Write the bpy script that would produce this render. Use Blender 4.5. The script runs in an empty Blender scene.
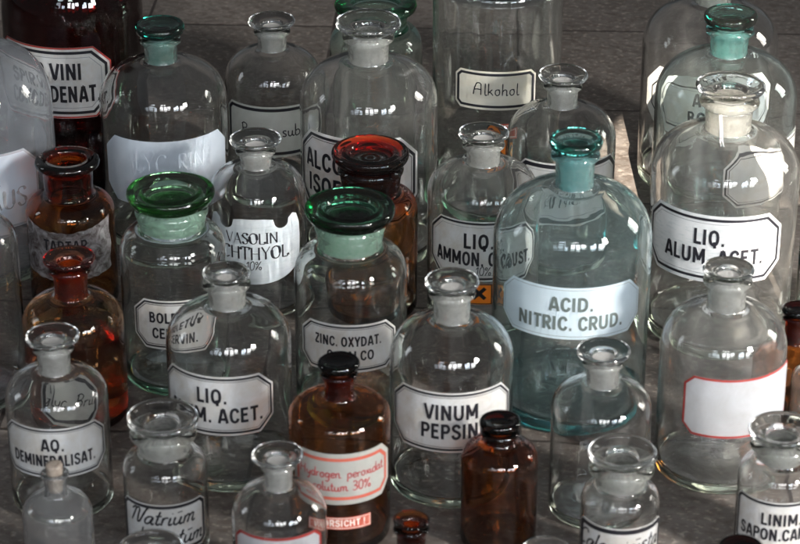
import bpy, bmesh, math, random
from mathutils import Vector, noise

rnd = random.Random(7)
sc = bpy.context.scene
col = sc.collection
R_ = math.radians

# ------------------------------------------------------------------ camera
cd = bpy.data.cameras.new("camera")
cam = bpy.data.objects.new("camera", cd)
col.objects.link(cam)
D, PITCH = 2.6, R_(27)
cam.location = (0, -D * math.cos(PITCH), D * math.sin(PITCH))
cam.rotation_euler = (R_(90) - PITCH, 0, 0)
cd.sensor_width = 36
cd.lens = 2510 / 800 * 36
cd.clip_start, cd.clip_end = 0.05, 200
cd.dof.use_dof = True
cd.dof.focus_distance = 2.62
cd.dof.aperture_fstop = 13
sc.camera = cam

# ------------------------------------------------------------------ world
w = bpy.data.worlds.new("World")
sc.world = w
w.use_nodes = True
bg = w.node_tree.nodes["Background"]
bg.inputs[0].default_value = (0.90, 0.95, 1.0, 1)
bg.inputs[1].default_value = 0.085

# ------------------------------------------------------------------ lamps: a row of window panes behind the camera, a patch of sun
def area(name, loc, target, sx, sy, power, color, spread=180):
    l = bpy.data.lights.new(name, 'AREA')
    l.shape = 'RECTANGLE'; l.size = sx; l.size_y = sy
    l.energy = power; l.color = color; l.spread = R_(spread)
    o = bpy.data.objects.new(name, l); col.objects.link(o)
    o.location = loc
    o.rotation_euler = (Vector(target) - Vector(loc)).to_track_quat('-Z', 'Y').to_euler()
    return o

# (x, z, width, height, watts)
WIN = [(-2.5, 2.0, .55, .55, 5), (-1.72, 2.15, .62, .85, 12), (-1.0, 1.85, .40, .40, 9), (-.12, 2.1, .50, .75, 34), (.52, 2.0, .42, .90, 36), (1.12, 2.2, .50, .55, 34),
       (2.15, 1.9, .34, .70, 30), (2.62, 2.15, .36, .95, 40), (3.7, 2.1, .8, .9, 74), (.2, 2.95, .9, .18, 14), (-1.5, 3.0, .8, .16, 9)]
for wx, wz, ww, wh, p in WIN:
    area("window_pane_lamp", (wx, -4.6, wz), (wx * 0.5, 0, wz * 0.4), ww, wh, p * 0.95, (0.97, 0.98, 1.0) if -.5 < wx < 1.8 or wx > 3 else (.78, .88, 1.0))

def spot(name, loc, target, power, cone, blend, size, color):
    l = bpy.data.lights.new(name, 'SPOT')
    l.energy = power; l.spot_size = R_(cone); l.spot_blend = blend
    l.shadow_soft_size = size; l.color = color
    o = bpy.data.objects.new(name, l); col.objects.link(o)
    o.location = loc
    o.rotation_euler = (Vector(target) - Vector(loc)).to_track_quat('-Z', 'Y').to_euler()
    return o

area("side_window_and_pool_lamp", (1.9, -1.9, 1.35), (0.24, -0.17, 0.05), 0.34, 0.5, 8.2, (1.0, .97, .92), 32)  # added pool lamp, not a window: brightens centre-right, fades to the left
area("side_window_and_pool_lamp", (3.4, 0.9, 1.25), (0.2, -0.1, 0.1), 0.5, 1.3, 46, (1.0, .96, .90))
area("side_window_and_pool_lamp", (-3.3, 0.2, 1.3), (-0.1, -0.1, 0.1), 0.4, 1.2, 7, (.88, .94, 1.0))
spot("sun_patch", (0.425, -4.73, 3.69), (0.425, 0.0, 0), 6500, 2.1, 0.06, 0.010, (1.0, 0.90, 0.76))
spot("sun_patch", (0.335, -4.452, 3.69), (0.335, 0.276, 0), 15000, 1.95, 0.06, 0.010, (1.0, 0.90, 0.76))

# ------------------------------------------------------------------ render settings
sc.view_settings.view_transform = 'Standard'
sc.view_settings.look = 'None'
sc.view_settings.exposure = 0.0
sc.view_settings.gamma = 1
sc.render.engine = 'CYCLES'
cy = sc.cycles
cy.max_bounces = 32; cy.transmission_bounces = 30; cy.glossy_bounces = 6
cy.diffuse_bounces = 3; cy.transparent_max_bounces = 12; cy.volume_bounces = 0
cy.caustics_refractive = True; cy.caustics_reflective = True
cy.blur_glossy = 0.3
cy.sample_clamp_indirect = 14
cy.use_denoising = True
try:
    cy.denoiser = 'OPENIMAGEDENOISE'
    cy.denoising_prefilter = 'ACCURATE'
except Exception:
    pass

# ------------------------------------------------------------------ materials
MATS = {}
def newmat(name):
    m = bpy.data.materials.new(name); m.use_nodes = True
    nt = m.node_tree; nt.nodes.clear()
    out = nt.nodes.new('ShaderNodeOutputMaterial')
    MATS[name] = m
    return m, nt, out

def ramp(nt, src, stops):
    r = nt.nodes.new('ShaderNodeValToRGB')
    el = r.color_ramp.elements
    while len(el) < len(stops): el.new(0.5)
    for e, (p, c) in zip(el, stops):
        e.position = p
        e.color = (c, c, c, 1) if isinstance(c, (int, float)) else (*c, 1)
    nt.links.new(src, r.inputs[0])
    return r.outputs[0]

def nz(nt, scale, detail=4, rough=0.6, vec=None, dist=0.0):
    n = nt.nodes.new('ShaderNodeTexNoise')
    n.inputs['Scale'].default_value = scale
    n.inputs['Detail'].default_value = detail
    n.inputs['Roughness'].default_value = rough
    n.inputs['Distortion'].default_value = dist
    if vec is None:
        t = nt.nodes.new('ShaderNodeTexCoord'); vec = t.outputs['Object']
    nt.links.new(vec, n.inputs['Vector'])
    return n.outputs['Fac']

def glass(name, absorb=None, density=0, dust=0.02, dustmax=0.12, rough=0.0, tint=(1, 1, 1), frost=0.0, frost_col=(.8, .8, .8), wav=0.02, dust_col=(.62, .60, .57), dscale=28):
    m, nt, out = newmat(name)
    g = nt.nodes.new('ShaderNodeBsdfGlass')
    g.inputs['Color'].default_value = (*tint, 1)
    g.inputs['IOR'].default_value = 1.48
    g.inputs['Roughness'].default_value = rough
    sh = g.outputs[0]
    if wav:                                     # hand-blown unevenness
        b = nt.nodes.new('ShaderNodeBump'); b.inputs['Strength'].default_value = 0.4
        b.inputs['Distance'].default_value = wav * 0.1
        nt.links.new(nz(nt, 22, 2, 0.4), b.inputs['Height'])
        nt.links.new(b.outputs[0], g.inputs['Normal'])
    if frost:
        t = nt.nodes.new('ShaderNodeBsdfTranslucent'); t.inputs[0].default_value = (*frost_col, 1)
        d = nt.nodes.new('ShaderNodeBsdfDiffuse'); d.inputs[0].default_value = (*frost_col, 1)
        a = nt.nodes.new('ShaderNodeMixShader'); a.inputs[0].default_value = .62
        nt.links.new(t.outputs[0], a.inputs[1]); nt.links.new(d.outputs[0], a.inputs[2])
        mx = nt.nodes.new('ShaderNodeMixShader')
        nt.links.new(ramp(nt, nz(nt, 210, 6, .75), [(.36, frost * .35), (.64, min(1, frost * 1.35))]), mx.inputs[0])
        nt.links.new(sh, mx.inputs[1]); nt.links.new(a.outputs[0], mx.inputs[2]); sh = mx.outputs[0]
    if dust:
        d = nt.nodes.new('ShaderNodeBsdfDiffuse'); d.inputs[0].default_value = (*dust_col, 1)
        mx = nt.nodes.new('ShaderNodeMixShader')
        mu = nt.nodes.new('ShaderNodeMath'); mu.operation = 'MULTIPLY'
        nt.links.new(ramp(nt, nz(nt, dscale, 6, .65, dist=.8), [(.35, dust), (.62, dust * 2), (.8, dustmax)]), mu.inputs[0])
        nt.links.new(ramp(nt, nz(nt, 420, 3, .7), [(.3, .45), (.7, 1.0)]), mu.inputs[1])
        nt.links.new(mu.outputs[0], mx.inputs[0])
        nt.links.new(sh, mx.inputs[1]); nt.links.new(d.outputs[0], mx.inputs[2]); sh = mx.outputs[0]
    nt.links.new(sh, out.inputs['Surface'])
    if absorb:
        v = nt.nodes.new('ShaderNodeVolumeAbsorption')
        v.inputs['Color'].default_value = (*absorb, 1); v.inputs['Density'].default_value = density
        nt.links.new(v.outputs[0], out.inputs['Volume'])
    return m

CLEAR = ((.72, .84, .58), 8)
glass('clear_glass', *CLEAR, dust=.0045, dustmax=.07)
glass('clear_glass_dusty', *CLEAR, dust=.018, dustmax=.22)
glass('clear_glass_green', (.35, .82, .55), 16, dust=.005, dustmax=.04)
glass('grey_film_glass', *CLEAR, dust=.09, dustmax=.24, dust_col=(.42, .45, .50), dscale=14)
glass('milky_glass', *CLEAR, dust=.05, dustmax=.18, rough=.06, dust_col=(.55, .56, .58))
glass('cloudy_glass', *CLEAR, dust=.030, dustmax=.12, dust_col=(.58, .57, .54), dscale=16)
glass('aqua_glass', (.26, .79, .81), 29, dust=.024, dustmax=.10, dust_col=(.48, .64, .63))
glass('aqua_glass_deep', (.22, .68, .63), 60, dust=.003, dustmax=.02)
glass('aqua_glass_light', (.24, .79, .80), 32, dust=.006, dustmax=.03)
glass('teal_glass_dark', (.20, .62, .57), 130, dust=.004, dustmax=.02)
glass('amber_stopper_bright', (.90, .42, .03), 330, dust=.004, dustmax=.02)
glass('amber_glass_honey', (.90, .58, .02), 430, dust=.003, dustmax=.02)
glass('amber_stopper_deep', (.90, .38, .03), 620, dust=.003, dustmax=.02)
glass('amber_glass', (.80, .50, .03), 1150, dust=.002, dustmax=.012)
glass('amber_glass_orange', (.85, .54, .02), 820, dust=.002, dustmax=.012)
glass('amber_glass_dark', (.66, .24, .03), 1300, dust=.001, dustmax=.006)
glass('red_brown_glass', (.62, .14, .08), 1000, dust=.001, dustmax=.006)
glass('green_glass', (.44, .71, .46), 84, dust=.002, dustmax=.015)
glass('green_glass_dark', (.22, .62, .46), 130, dust=.002, dustmax=.012)
glass('bottle_green_glass', (.20, .72, .50), 60, dust=.004, dustmax=.03)
glass('frosted_glass', rough=.38, dust=0, frost=.60, frost_col=(.64, .63, .61), wav=0)
glass('frosted_green', rough=.38, dust=0, frost=.55, frost_col=(.56, .72, .62), wav=0)
glass('frosted_aqua', rough=.30, dust=0, frost=.30, frost_col=(.35, .66, .64), wav=0)
glass('frosted_teal', rough=.30, dust=0, frost=.30, frost_col=(.14, .36, .33), wav=0)
glass('frosted_amber', rough=.25, dust=0, frost=.10, frost_col=(.45, .12, .02), wav=0, tint=(.9, .5, .3))
glass('clear_stopper_glass', (.75, .80, .74), 5, dust=.003, dustmax=.02)

def solid(name, colr, rough=.5, var=.12, scale=60, spec=.5, stain=None, stain_amt=.0, coat=0, bump=0, stain_scale=25, scratch=False):
    m, nt, out = newmat(name)
    p = nt.nodes.new('ShaderNodeBsdfPrincipled')
    p.inputs['Roughness'].default_value = rough
    p.inputs['Specular IOR Level'].default_value = spec
    p.inputs['Coat Weight'].default_value = coat
    p.inputs['Coat Roughness'].default_value = .12
    mx = nt.nodes.new('ShaderNodeMix'); mx.data_type = 'RGBA'
    mx.inputs['A'].default_value = (*[c * (1 - var) for c in colr], 1)
    mx.inputs['B'].default_value = (*[min(1, c * (1 + var * .5)) for c in colr], 1)
    nt.links.new(ramp(nt, nz(nt, scale, 5), [(.3, 0), (.7, 1)]), mx.inputs['Factor'])
    c = mx.outputs['Result']
    if stain:
        m2 = nt.nodes.new('ShaderNodeMix'); m2.data_type = 'RGBA'
        m2.inputs['B'].default_value = (*stain, 1)
        nt.links.new(ramp(nt, nz(nt, stain_scale, 8, .7, dist=1.5), [(.5 - .22 * stain_amt, 0), (.74 - .12 * stain_amt, stain_amt)]), m2.inputs['Factor'])
        nt.links.new(c, m2.inputs['A']); c = m2.outputs['Result']
    if scratch:                                  # fine slanting rub marks
        tc = nt.nodes.new('ShaderNodeTexCoord'); mp = nt.nodes.new('ShaderNodeMapping')
        mp.inputs['Rotation'].default_value = (0, R_(62), 0); mp.inputs['Scale'].default_value = (1.2, 6, 30)
        nt.links.new(tc.outputs['Object'], mp.inputs['Vector'])
        m3 = nt.nodes.new('ShaderNodeMix'); m3.data_type = 'RGBA'; m3.inputs['B'].default_value = (.52, .58, .60, 1)
        nt.links.new(ramp(nt, nz(nt, 16, 3, .6, mp.outputs[0]), [(.54, 0), (.62, .55), (.66, .1)]), m3.inputs['Factor'])
        nt.links.new(c, m3.inputs['A']); c = m3.outputs['Result']
    nt.links.new(c, p.inputs['Base Color'])
    if bump:
        b = nt.nodes.new('ShaderNodeBump'); b.inputs['Strength'].default_value = bump; b.inputs['Distance'].default_value = .0005
        nt.links.new(nz(nt, 300, 3), b.inputs['Height']); nt.links.new(b.outputs[0], p.inputs['Normal'])
    nt.links.new(p.outputs[0], out.inputs['Surface'])
    return m

solid('white_enamel', (.76, .77, .78), .22, .05, 40, coat=.35, stain=(.56, .50, .41), stain_amt=.6)
solid('scratched_enamel', (.72, .76, .79), .3, .06, 90, coat=.2, stain=(.50, .57, .63), stain_amt=.6, scratch=True)
solid('scratched_white', (.76, .77, .78), .25, .05, 40, coat=.3, stain=(.58, .60, .60), stain_amt=.45, scratch=True)
solid('aqua_enamel', (.66, .76, .82), .25, .05, 40, coat=.3, stain=(.50, .62, .68), stain_amt=.3)
solid('cream_paper', (.66, .64, .56), .55, .10, 30, stain=(.60, .52, .38), stain_amt=.4)
solid('grey_paper', (.54, .555, .52), .6, .10, 30, stain=(.42, .42, .38), stain_amt=.5)
solid('bluish_enamel', (.54, .60, .67), .45, .06, 25, stain=(.56, .61, .66), stain_amt=.35)
solid('blank_paper', (.55, .56, .585), .6, .05, 30, stain=(.40, .39, .38), stain_amt=.5)
solid('torn_paper', (.58, .58, .60), .7, .2, 60, stain=(.07, .05, .045), stain_amt=1.0, stain_scale=70)
solid('black_ink', (.012, .012, .016), .35, .2)
solid('grey_ink', (.085, .105, .10), .4, .3, 200)
solid('faded_ink', (.22, .22, .23), .5, .5, 160)
solid('ghost_ink', (.475, .53, .59), .45, .08, 120)
solid('red_ink', (.32, .05, .05), .5, .2)
solid('red_border', (.26, .022, .018), .4, .2)
solid('orange_red_border', (.40, .09, .06), .45, .15)
solid('thin_grey', (.25, .26, .28), .4, .2)
solid('orange_sticker', (.92, .27, .02), .4, .1)
solid('red_sticker', (.60, .10, .06), .45, .15, stain=(.75, .40, .32), stain_amt=.4, stain_scale=80)
solid('pale_pink_print', (.80, .62, .56), .5, .1)
solid('cork', (.36, .31, .26), .9, .35, 180, spec=.2, stain=(.14, .09, .06), stain_amt=.6, bump=.8, stain_scale=160)
m, nt, out = newmat('bead_metal')
p = nt.nodes.new('ShaderNodeBsdfPrincipled'); p.inputs['Metallic'].default_value = 1
p.inputs['Base Color'].default_value = (.42, .42, .43, 1); p.inputs['Roughness'].default_value = .25
nt.links.new(p.outputs[0], out.inputs[0])

def liquid(name, absorb, density):
    m, nt, out = newmat(name)
    g = nt.nodes.new('ShaderNodeBsdfGlass'); g.inputs['IOR'].default_value = 1.34; g.inputs['Roughness'].default_value = 0
    nt.links.new(g.outputs[0], out.inputs['Surface'])
    v = nt.nodes.new('ShaderNodeVolumeAbsorption')
    v.inputs['Color'].default_value = (*absorb, 1); v.inputs['Density'].default_value = density
    nt.links.new(v.outputs[0], out.inputs['Volume'])
liquid('orange_liquid', (.80, .45, .10), 26)

# ------------------------------------------------------------------ floor
def floor_material():
    m, nt, out = newmat('stone_tiles')
    N, Lk = nt.nodes, nt.links
    tc = N.new('ShaderNodeTexCoord')
    mp = N.new('ShaderNodeMapping'); mp.vector_type = 'TEXTURE'
    mp.inputs['Rotation'].default_value = (0, 0, R_(-2.6))
    mp.inputs['Location'].default_value = (-0.1312, -0.3290, 0)
    Lk.new(tc.outputs['Object'], mp.inputs['Vector'])
    br = N.new('ShaderNodeTexBrick')
    br.offset = 0; br.squash = 1
    br.inputs['Scale'].default_value = 1
    br.inputs['Brick Width'].default_value = .2405
    br.inputs['Row Height'].default_value = .2555
    br.inputs['Mortar Size'].default_value = .0024
    br.inputs['Mortar Smooth'].default_value = .4
    br.inputs['Color1'].default_value = (.35, .35, .35, 1); br.inputs['Color2'].default_value = (.65, .65, .65, 1)
    Lk.new(mp.outputs[0], br.inputs['Vector'])
    v = tc.outputs['Object']
    big = ramp(nt, nz(nt, 9, 5, .6, v, 1), [(.3, (.072, .063, .057)), (.5, (.100, .088, .080)), (.75, (.136, .120, .109))])
    # per tile tone
    t = N.new('ShaderNodeMix'); t.data_type = 'RGBA'; t.blend_type = 'OVERLAY'; t.inputs['Factor'].default_value = .6
    Lk.new(big, t.inputs['A']); Lk.new(br.outputs['Color'], t.inputs['B'])
    # streaky chips as in a washed aggregate
    mp2 = N.new('ShaderNodeMapping'); mp2.inputs['Scale'].default_value = (1, 1.35, 1); mp2.inputs['Rotation'].default_value = (0, 0, R_(25))
    Lk.new(v, mp2.inputs['Vector'])
    dk = N.new('ShaderNodeMix'); dk.data_type = 'RGBA'; dk.inputs['B'].default_value = (.050, .036, .029, 1)
    Lk.new(ramp(nt, nz(nt, 85, 3, .55, mp2.outputs[0], .15), [(.47, 0), (.60, .55)]), dk.inputs['Factor'])
    Lk.new(t.outputs['Result'], dk.inputs['A'])
    lt = N.new('ShaderNodeMix'); lt.data_type = 'RGBA'; lt.inputs['B'].default_value = (.34, .30, .26, 1)
    Lk.new(ramp(nt, nz(nt, 130, 3, .6, mp2.outputs[0], .1), [(.55, 0), (.68, .42)]), lt.inputs['Factor'])
    Lk.new(dk.outputs['Result'], lt.inputs['A'])
    mo = N.new('ShaderNodeMix'); mo.data_type = 'RGBA'; mo.inputs['B'].default_value = (.028, .022, .020, 1)
    Lk.new(br.outputs['Fac'], mo.inputs['Factor']); Lk.new(lt.outputs['Result'], mo.inputs['A'])
    p = N.new('ShaderNodeBsdfPrincipled')
    Lk.new(mo.outputs['Result'], p.inputs['Base Color'])
    Lk.new(ramp(nt, nz(nt, 30, 4, .6, v), [(.3, .42), (.7, .7)]), p.inputs['Roughness'])
    p.inputs['Specular IOR Level'].default_value = .35
    b = N.new('ShaderNodeBump'); b.inputs['Strength'].default_value = .35; b.inputs['Distance'].default_value = .0012
    ad = N.new('ShaderNodeMath'); ad.operation = 'SUBTRACT'
    Lk.new(nz(nt, 140, 5, .65, v), ad.inputs[0]); Lk.new(br.outputs['Fac'], ad.inputs[1])
    Lk.new(ad.outputs[0], b.inputs['Height']); Lk.new(b.outputs[0], p.inputs['Normal'])
    Lk.new(p.outputs[0], out.inputs['Surface'])
    return m

bm = bmesh.new()
bmesh.ops.create_grid(bm, x_segments=4, y_segments=4, size=8)
me = bpy.data.meshes.new("floor"); bm.to_mesh(me); bm.free()
fl = bpy.data.objects.new("floor", me); col.objects.link(fl)
me.materials.append(floor_material()); fl['kind'] = 'structure'

# ------------------------------------------------------------------ mesh helpers
def link_mesh(name, bm, mats, parent, smooth=True):
    me = bpy.data.meshes.new(name); bm.to_mesh(me); bm.free()
    for mm in mats: me.materials.append(MATS[mm])
    if smooth:
        for p in me.polygons: p.use_smooth = True
        if smooth == 'angle': me.set_sharp_from_angle(angle=R_(35))
    o = bpy.data.objects.new(name, me); col.objects.link(o)
    if parent is not None: o.parent = parent
    return o

def lathe(bm, prof, seg=96, midx=None, wob=0.0, seed=0):
    """prof: list of (r, z, material) from axis to axis; closed surface of revolution"""
    rings = []
    for (r, z, *_) in prof:
        if r <= 1e-6:
            rings.append([bm.verts.new((0, 0, z))])
        else:
            ring = []
            for i in range(seg):
                a = 2 * math.pi * i / seg
                k = 1 + wob * (math.sin(2 * a + seed) * .6 + math.sin(3 * a + 1.7 * seed + 9 * z) * .4)
                ring.append(bm.verts.new((r * k * math.cos(a), r * k * math.sin(a), z)))
            rings.append(ring)
    for j in range(len(rings) - 1):
        A, B = rings[j], rings[j + 1]
        mi = prof[j + 1][2] if len(prof[j + 1]) > 2 else 0
        if len(A) == 1 and len(B) == 1: continue
        for i in range(seg):
            i2 = (i + 1) % seg
            if len(A) == 1: f = bm.faces.new((A[0], B[i2], B[i]))
            elif len(B) == 1: f = bm.faces.new((A[i], A[i2], B[0]))
            else: f = bm.faces.new((A[i], A[i2], B[i2], B[i]))
            f.material_index = mi
    bmesh.ops.recalc_face_normals(bm, faces=bm.faces[:])

def smooth_prof(pts, sub=3):
    """Catmull-Rom over (r, z, mat)"""
    o = []
    n = len(pts)
    for i in range(n - 1):
        p0 = pts[max(i - 1, 0)]; p1 = pts[i]; p2 = pts[i + 1]; p3 = pts[min(i + 2, n - 1)]
        for k in range(sub):
            t = k / sub
            q = []
            for d in (0, 1):
                a, b, c_, e = p0[d], p1[d], p2[d], p3[d]
                q.append(.5 * ((2 * b) + (-a + c_) * t + (2 * a - 5 * b + 4 * c_ - e) * t * t + (-a + 3 * b - 3 * c_ + e) * t ** 3))
            o.append((max(q[0], 0), q[1], p2[2] if k else p1[2]))
    o.append(pts[-1])
    return o

def shoulder(R, rn, zs, zn, n=14, e=0.92):
    """points from the top of the cylinder wall up to the foot of the neck, with a small fillet into the neck"""
    f = min(.004, (R - rn) * .22)
    pts = []
    for i in range(n + 1):
        a = math.pi / 2 * i / n * .97
        pts.append((rn + f + (R - rn - f) * math.cos(a) ** e, zs + (zn - zs) * math.sin(a) ** e))
    pts.append((rn + f * .35, zn + f * .25)); pts.append((rn + f * .05, zn + f * .9))
    return pts

def bottle_profile(R, rn, zs, zn, zlip, frost, lipr=1.32, t=None, flare=0.06, open_mouth=False, base_t=None):
    t = t or max(.0018, R * .040)
    bt = base_t or R * .14
    tn = rn * .24
    P = [(0, R * .07, 0), (R * .45, R * .055, 0), (R * .74, R * .012, 0), (R * .82, 0.0004, 0), (R * .90, 0.0004, 0), (R * .965, R * .025, 0), (R * .993, R * .08, 0), (R, R * .16, 0)]
    z0 = R * .16
    for i in range(1, 9): P.append((R, z0 + (zs - z0) * i / 9, 0))
    P += [(r, z, 0) for r, z in shoulder(R, rn, zs, zn)]
    lr = rn * lipr
    lh = rn * .36
    zt = zlip - lh
    znk = zn + .004
    for i in range(1, 4): P.append((rn * (1 + flare * i / 3), znk + (zt - znk) * i / 3 * .96, 0))
    # lip ring
    c = (lr + rn * (1 + flare)) / 2
    P += [(lr - lh * .28, zt + lh * .03, 0), (lr - lh * .06, zt + lh * .25, 0), (lr, zt + lh * .5, 0), (lr - lh * .08, zt + lh * .8, 0), (lr - lh * .3, zlip, 0)]
    ri = rn - tn
    P += [(ri * 1.12, zlip, 0), (ri * 1.06, zlip - lh * .3, 0)]
    fm = 1 if frost else 0
    for i in range(0, 5): P.append((ri * (1.05 - .05 * i / 4), zlip - lh * .4 - (zlip - lh * .4 - zn) * i / 4, fm))
    # inside wall, going down
    ins = shoulder(R - t, ri, zs - t * .3, zn - t * 1.0, 12)
    ins = ins[:-2]
    P += [(r, z, 0) for r, z in reversed(ins)]
    zb = bt
    for i in range(7, -1, -1): P.append((R - t, zb + R * .12 + (zs - zb - R * .12) * i / 9, 0))
    P += [(R - t * 1.3, zb + R * .06, 0), (R - t * 2.6, zb + R * .012, 0), (R * .72, zb + R * .01, 0), (R * .4, zb + R * .055, 0), (0, zb + R * .075, 0)]
    return P

def stopper_profile(rr, rp, zr, zlip, zplug, frost, style='disc'):
    fm = 1 if frost else 0
    if style == 'flat':           # broad glass lid with a raised ring and a sunk middle
        h = zr - zlip
        P = [(0, zr - h * .62, 0), (rr * .12, zr - h * .55, 0), (rr * .30, zr - h * .60, 0), (rr * .50, zr - h * .44, 0), (rr * .60, zr - h * .12, 0), (rr * .66, zr - h * .10, 0), (rr * .72, zr - h * .22, 0),
             (rr * .86, zr - h * .12, 0), (rr * .955, zr, 0), (rr, zr - h * .16, 0), (rr * .985, zr - h * .42, 0), (rr * .93, zr - h * .66, 0), (rr * .84, zr - h * .9, 0),
             (rp * 1.10, zlip + .0008, 0), (rp * 1.0, zlip - .0006, 0), (rp * .98, zlip - .003, fm)]
    elif style == 'funnel':       # flared, dished head
        h = zr - zlip
        pm = fm if rp < .0145 else 0
        P = [(0, zr - rr * .36, pm), (rr * .26, zr - rr * .36, pm), (rr * .41, zr - rr * .35, pm), (rr * .45, zr - rr * .27, 0), (rr * .51, zr - rr * .19, 0), (rr * .64, zr - rr * .14, 0), (rr * .80, zr - rr * .075, 0), (rr * .90, zr - rr * .012, 0), (rr * .955, zr, 0),
             (rr * .995, zr - rr * .05, 0), (rr, zr - rr * .11, 0), (rr * .965, zr - rr * .18, 0), (rr * .87, zr - rr * .26, 0), (max(rr * .72, rp * 1.3), zr - rr * .345, 0), (rp * 1.16, zlip + rr * .03, 0), (rp * 1.03, zlip + .0005, 0), (rp * 1.0, zlip - .0008, 0), (rp * .98, zlip - .003, fm)]
    else:                         # thick mushroom disc
        h = zr - zlip
        P = [(0, zr - h * .34, 0), (rr * .3, zr - h * .30, 0), (rr * .55, zr - h * .20, 0), (rr * .74, zr - h * .05, 0), (rr * .88, zr, 0), (rr * .97, zr - h * .12, 0), (rr, zr - h * .32, 0), (rr * .97, zr - h * .55, 0),
             (rr * .86, zr - h * .78, 0), (rp * 1.15, zr - h * .95, 0), (rp * 1.0, zlip - .0004, 0), (rp * .98, zlip - .003, fm)]
    for i in range(1, 4): P.append((rp * (.98 - .05 * i / 3), zlip - .003 + (zplug - zlip + .003) * i / 3, fm))
    P += [(rp * .84, zplug - rp * .09, fm), (rp * .5, zplug - rp * .12, fm), (0, zplug - rp * .12, fm)]
    return P

# --- flat art wrapped round a bottle
def oct_pts(u, v0, v1, c, bow=0.0):
    return [(-u + c, v0), (u - c, v0), (u, v0 + c), (u, v1 - c), (u - c, v1), (-u + c, v1), (-u, v1 - c), (-u, v0 + c)]

def inset(pts, d):
    n = len(pts); o = []
    for i in range(n):
        p0, p1, p2 = Vector(pts[i - 1]), Vector(pts[i]), Vector(pts[(i + 1) % n])
        a = (p1 - p0).normalized(); b = (p2 - p1).normalized()
        na, nb = Vector((-a.y, a.x)), Vector((-b.y, b.x))
        m = (na + nb); m = m / max(m.dot(na), .3)
        o.append(tuple(p1 + m * d))
    return o

def wrap(bm, R, az, h, step=R_(1.5)):
    """cut into narrow vertical strips and wrap (u, v, lift) round a cylinder of radius R"""
    us = [v.co.x for v in bm.verts]
    if not us: return
    a, b = min(us), max(us)
    n = int((b - a) / (R * step)) + 1
    for i in range(1, n):
        x = a + (b - a) * (i + .0137) / n
        bmesh.ops.bisect_plane(bm, geom=bm.verts[:] + bm.edges[:] + bm.faces[:], dist=1e-7, plane_co=(x, 0, 0), plane_no=(1, 0, 0))
    bmesh.ops.remove_doubles(bm, verts=bm.verts[:], dist=1e-7)
    for v in bm.verts:
        r = R + h + v.co.z
        th = v.co.x / R + az - math.pi / 2
        v.co = (r * math.cos(th), r * math.sin(th), v.co.y)

def poly_bm(pts, tri=True):
    bm = bmesh.new()
    f = bm.faces.new([bm.verts.new((x, y, 0)) for x, y in pts])
    bmesh.ops.recalc_face_normals(bm, faces=[f])
    if f.normal.z < 0: bmesh.ops.reverse_faces(bm, faces=[f])
    if tri: bmesh.ops.triangulate(bm, faces=bm.faces[:])
    return bm

def ring_bm(a, b, bm=None):
    bm = bm or bmesh.new()
    n = len(a)
    A = [bm.verts.new((*p, 0)) for p in a]; B = [bm.verts.new((*p, 0)) for p in b]
    for i in range(n):
        j = (i + 1) % n
        bm.faces.new((A[i], A[j], B[j], B[i]))
    return bm

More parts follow.
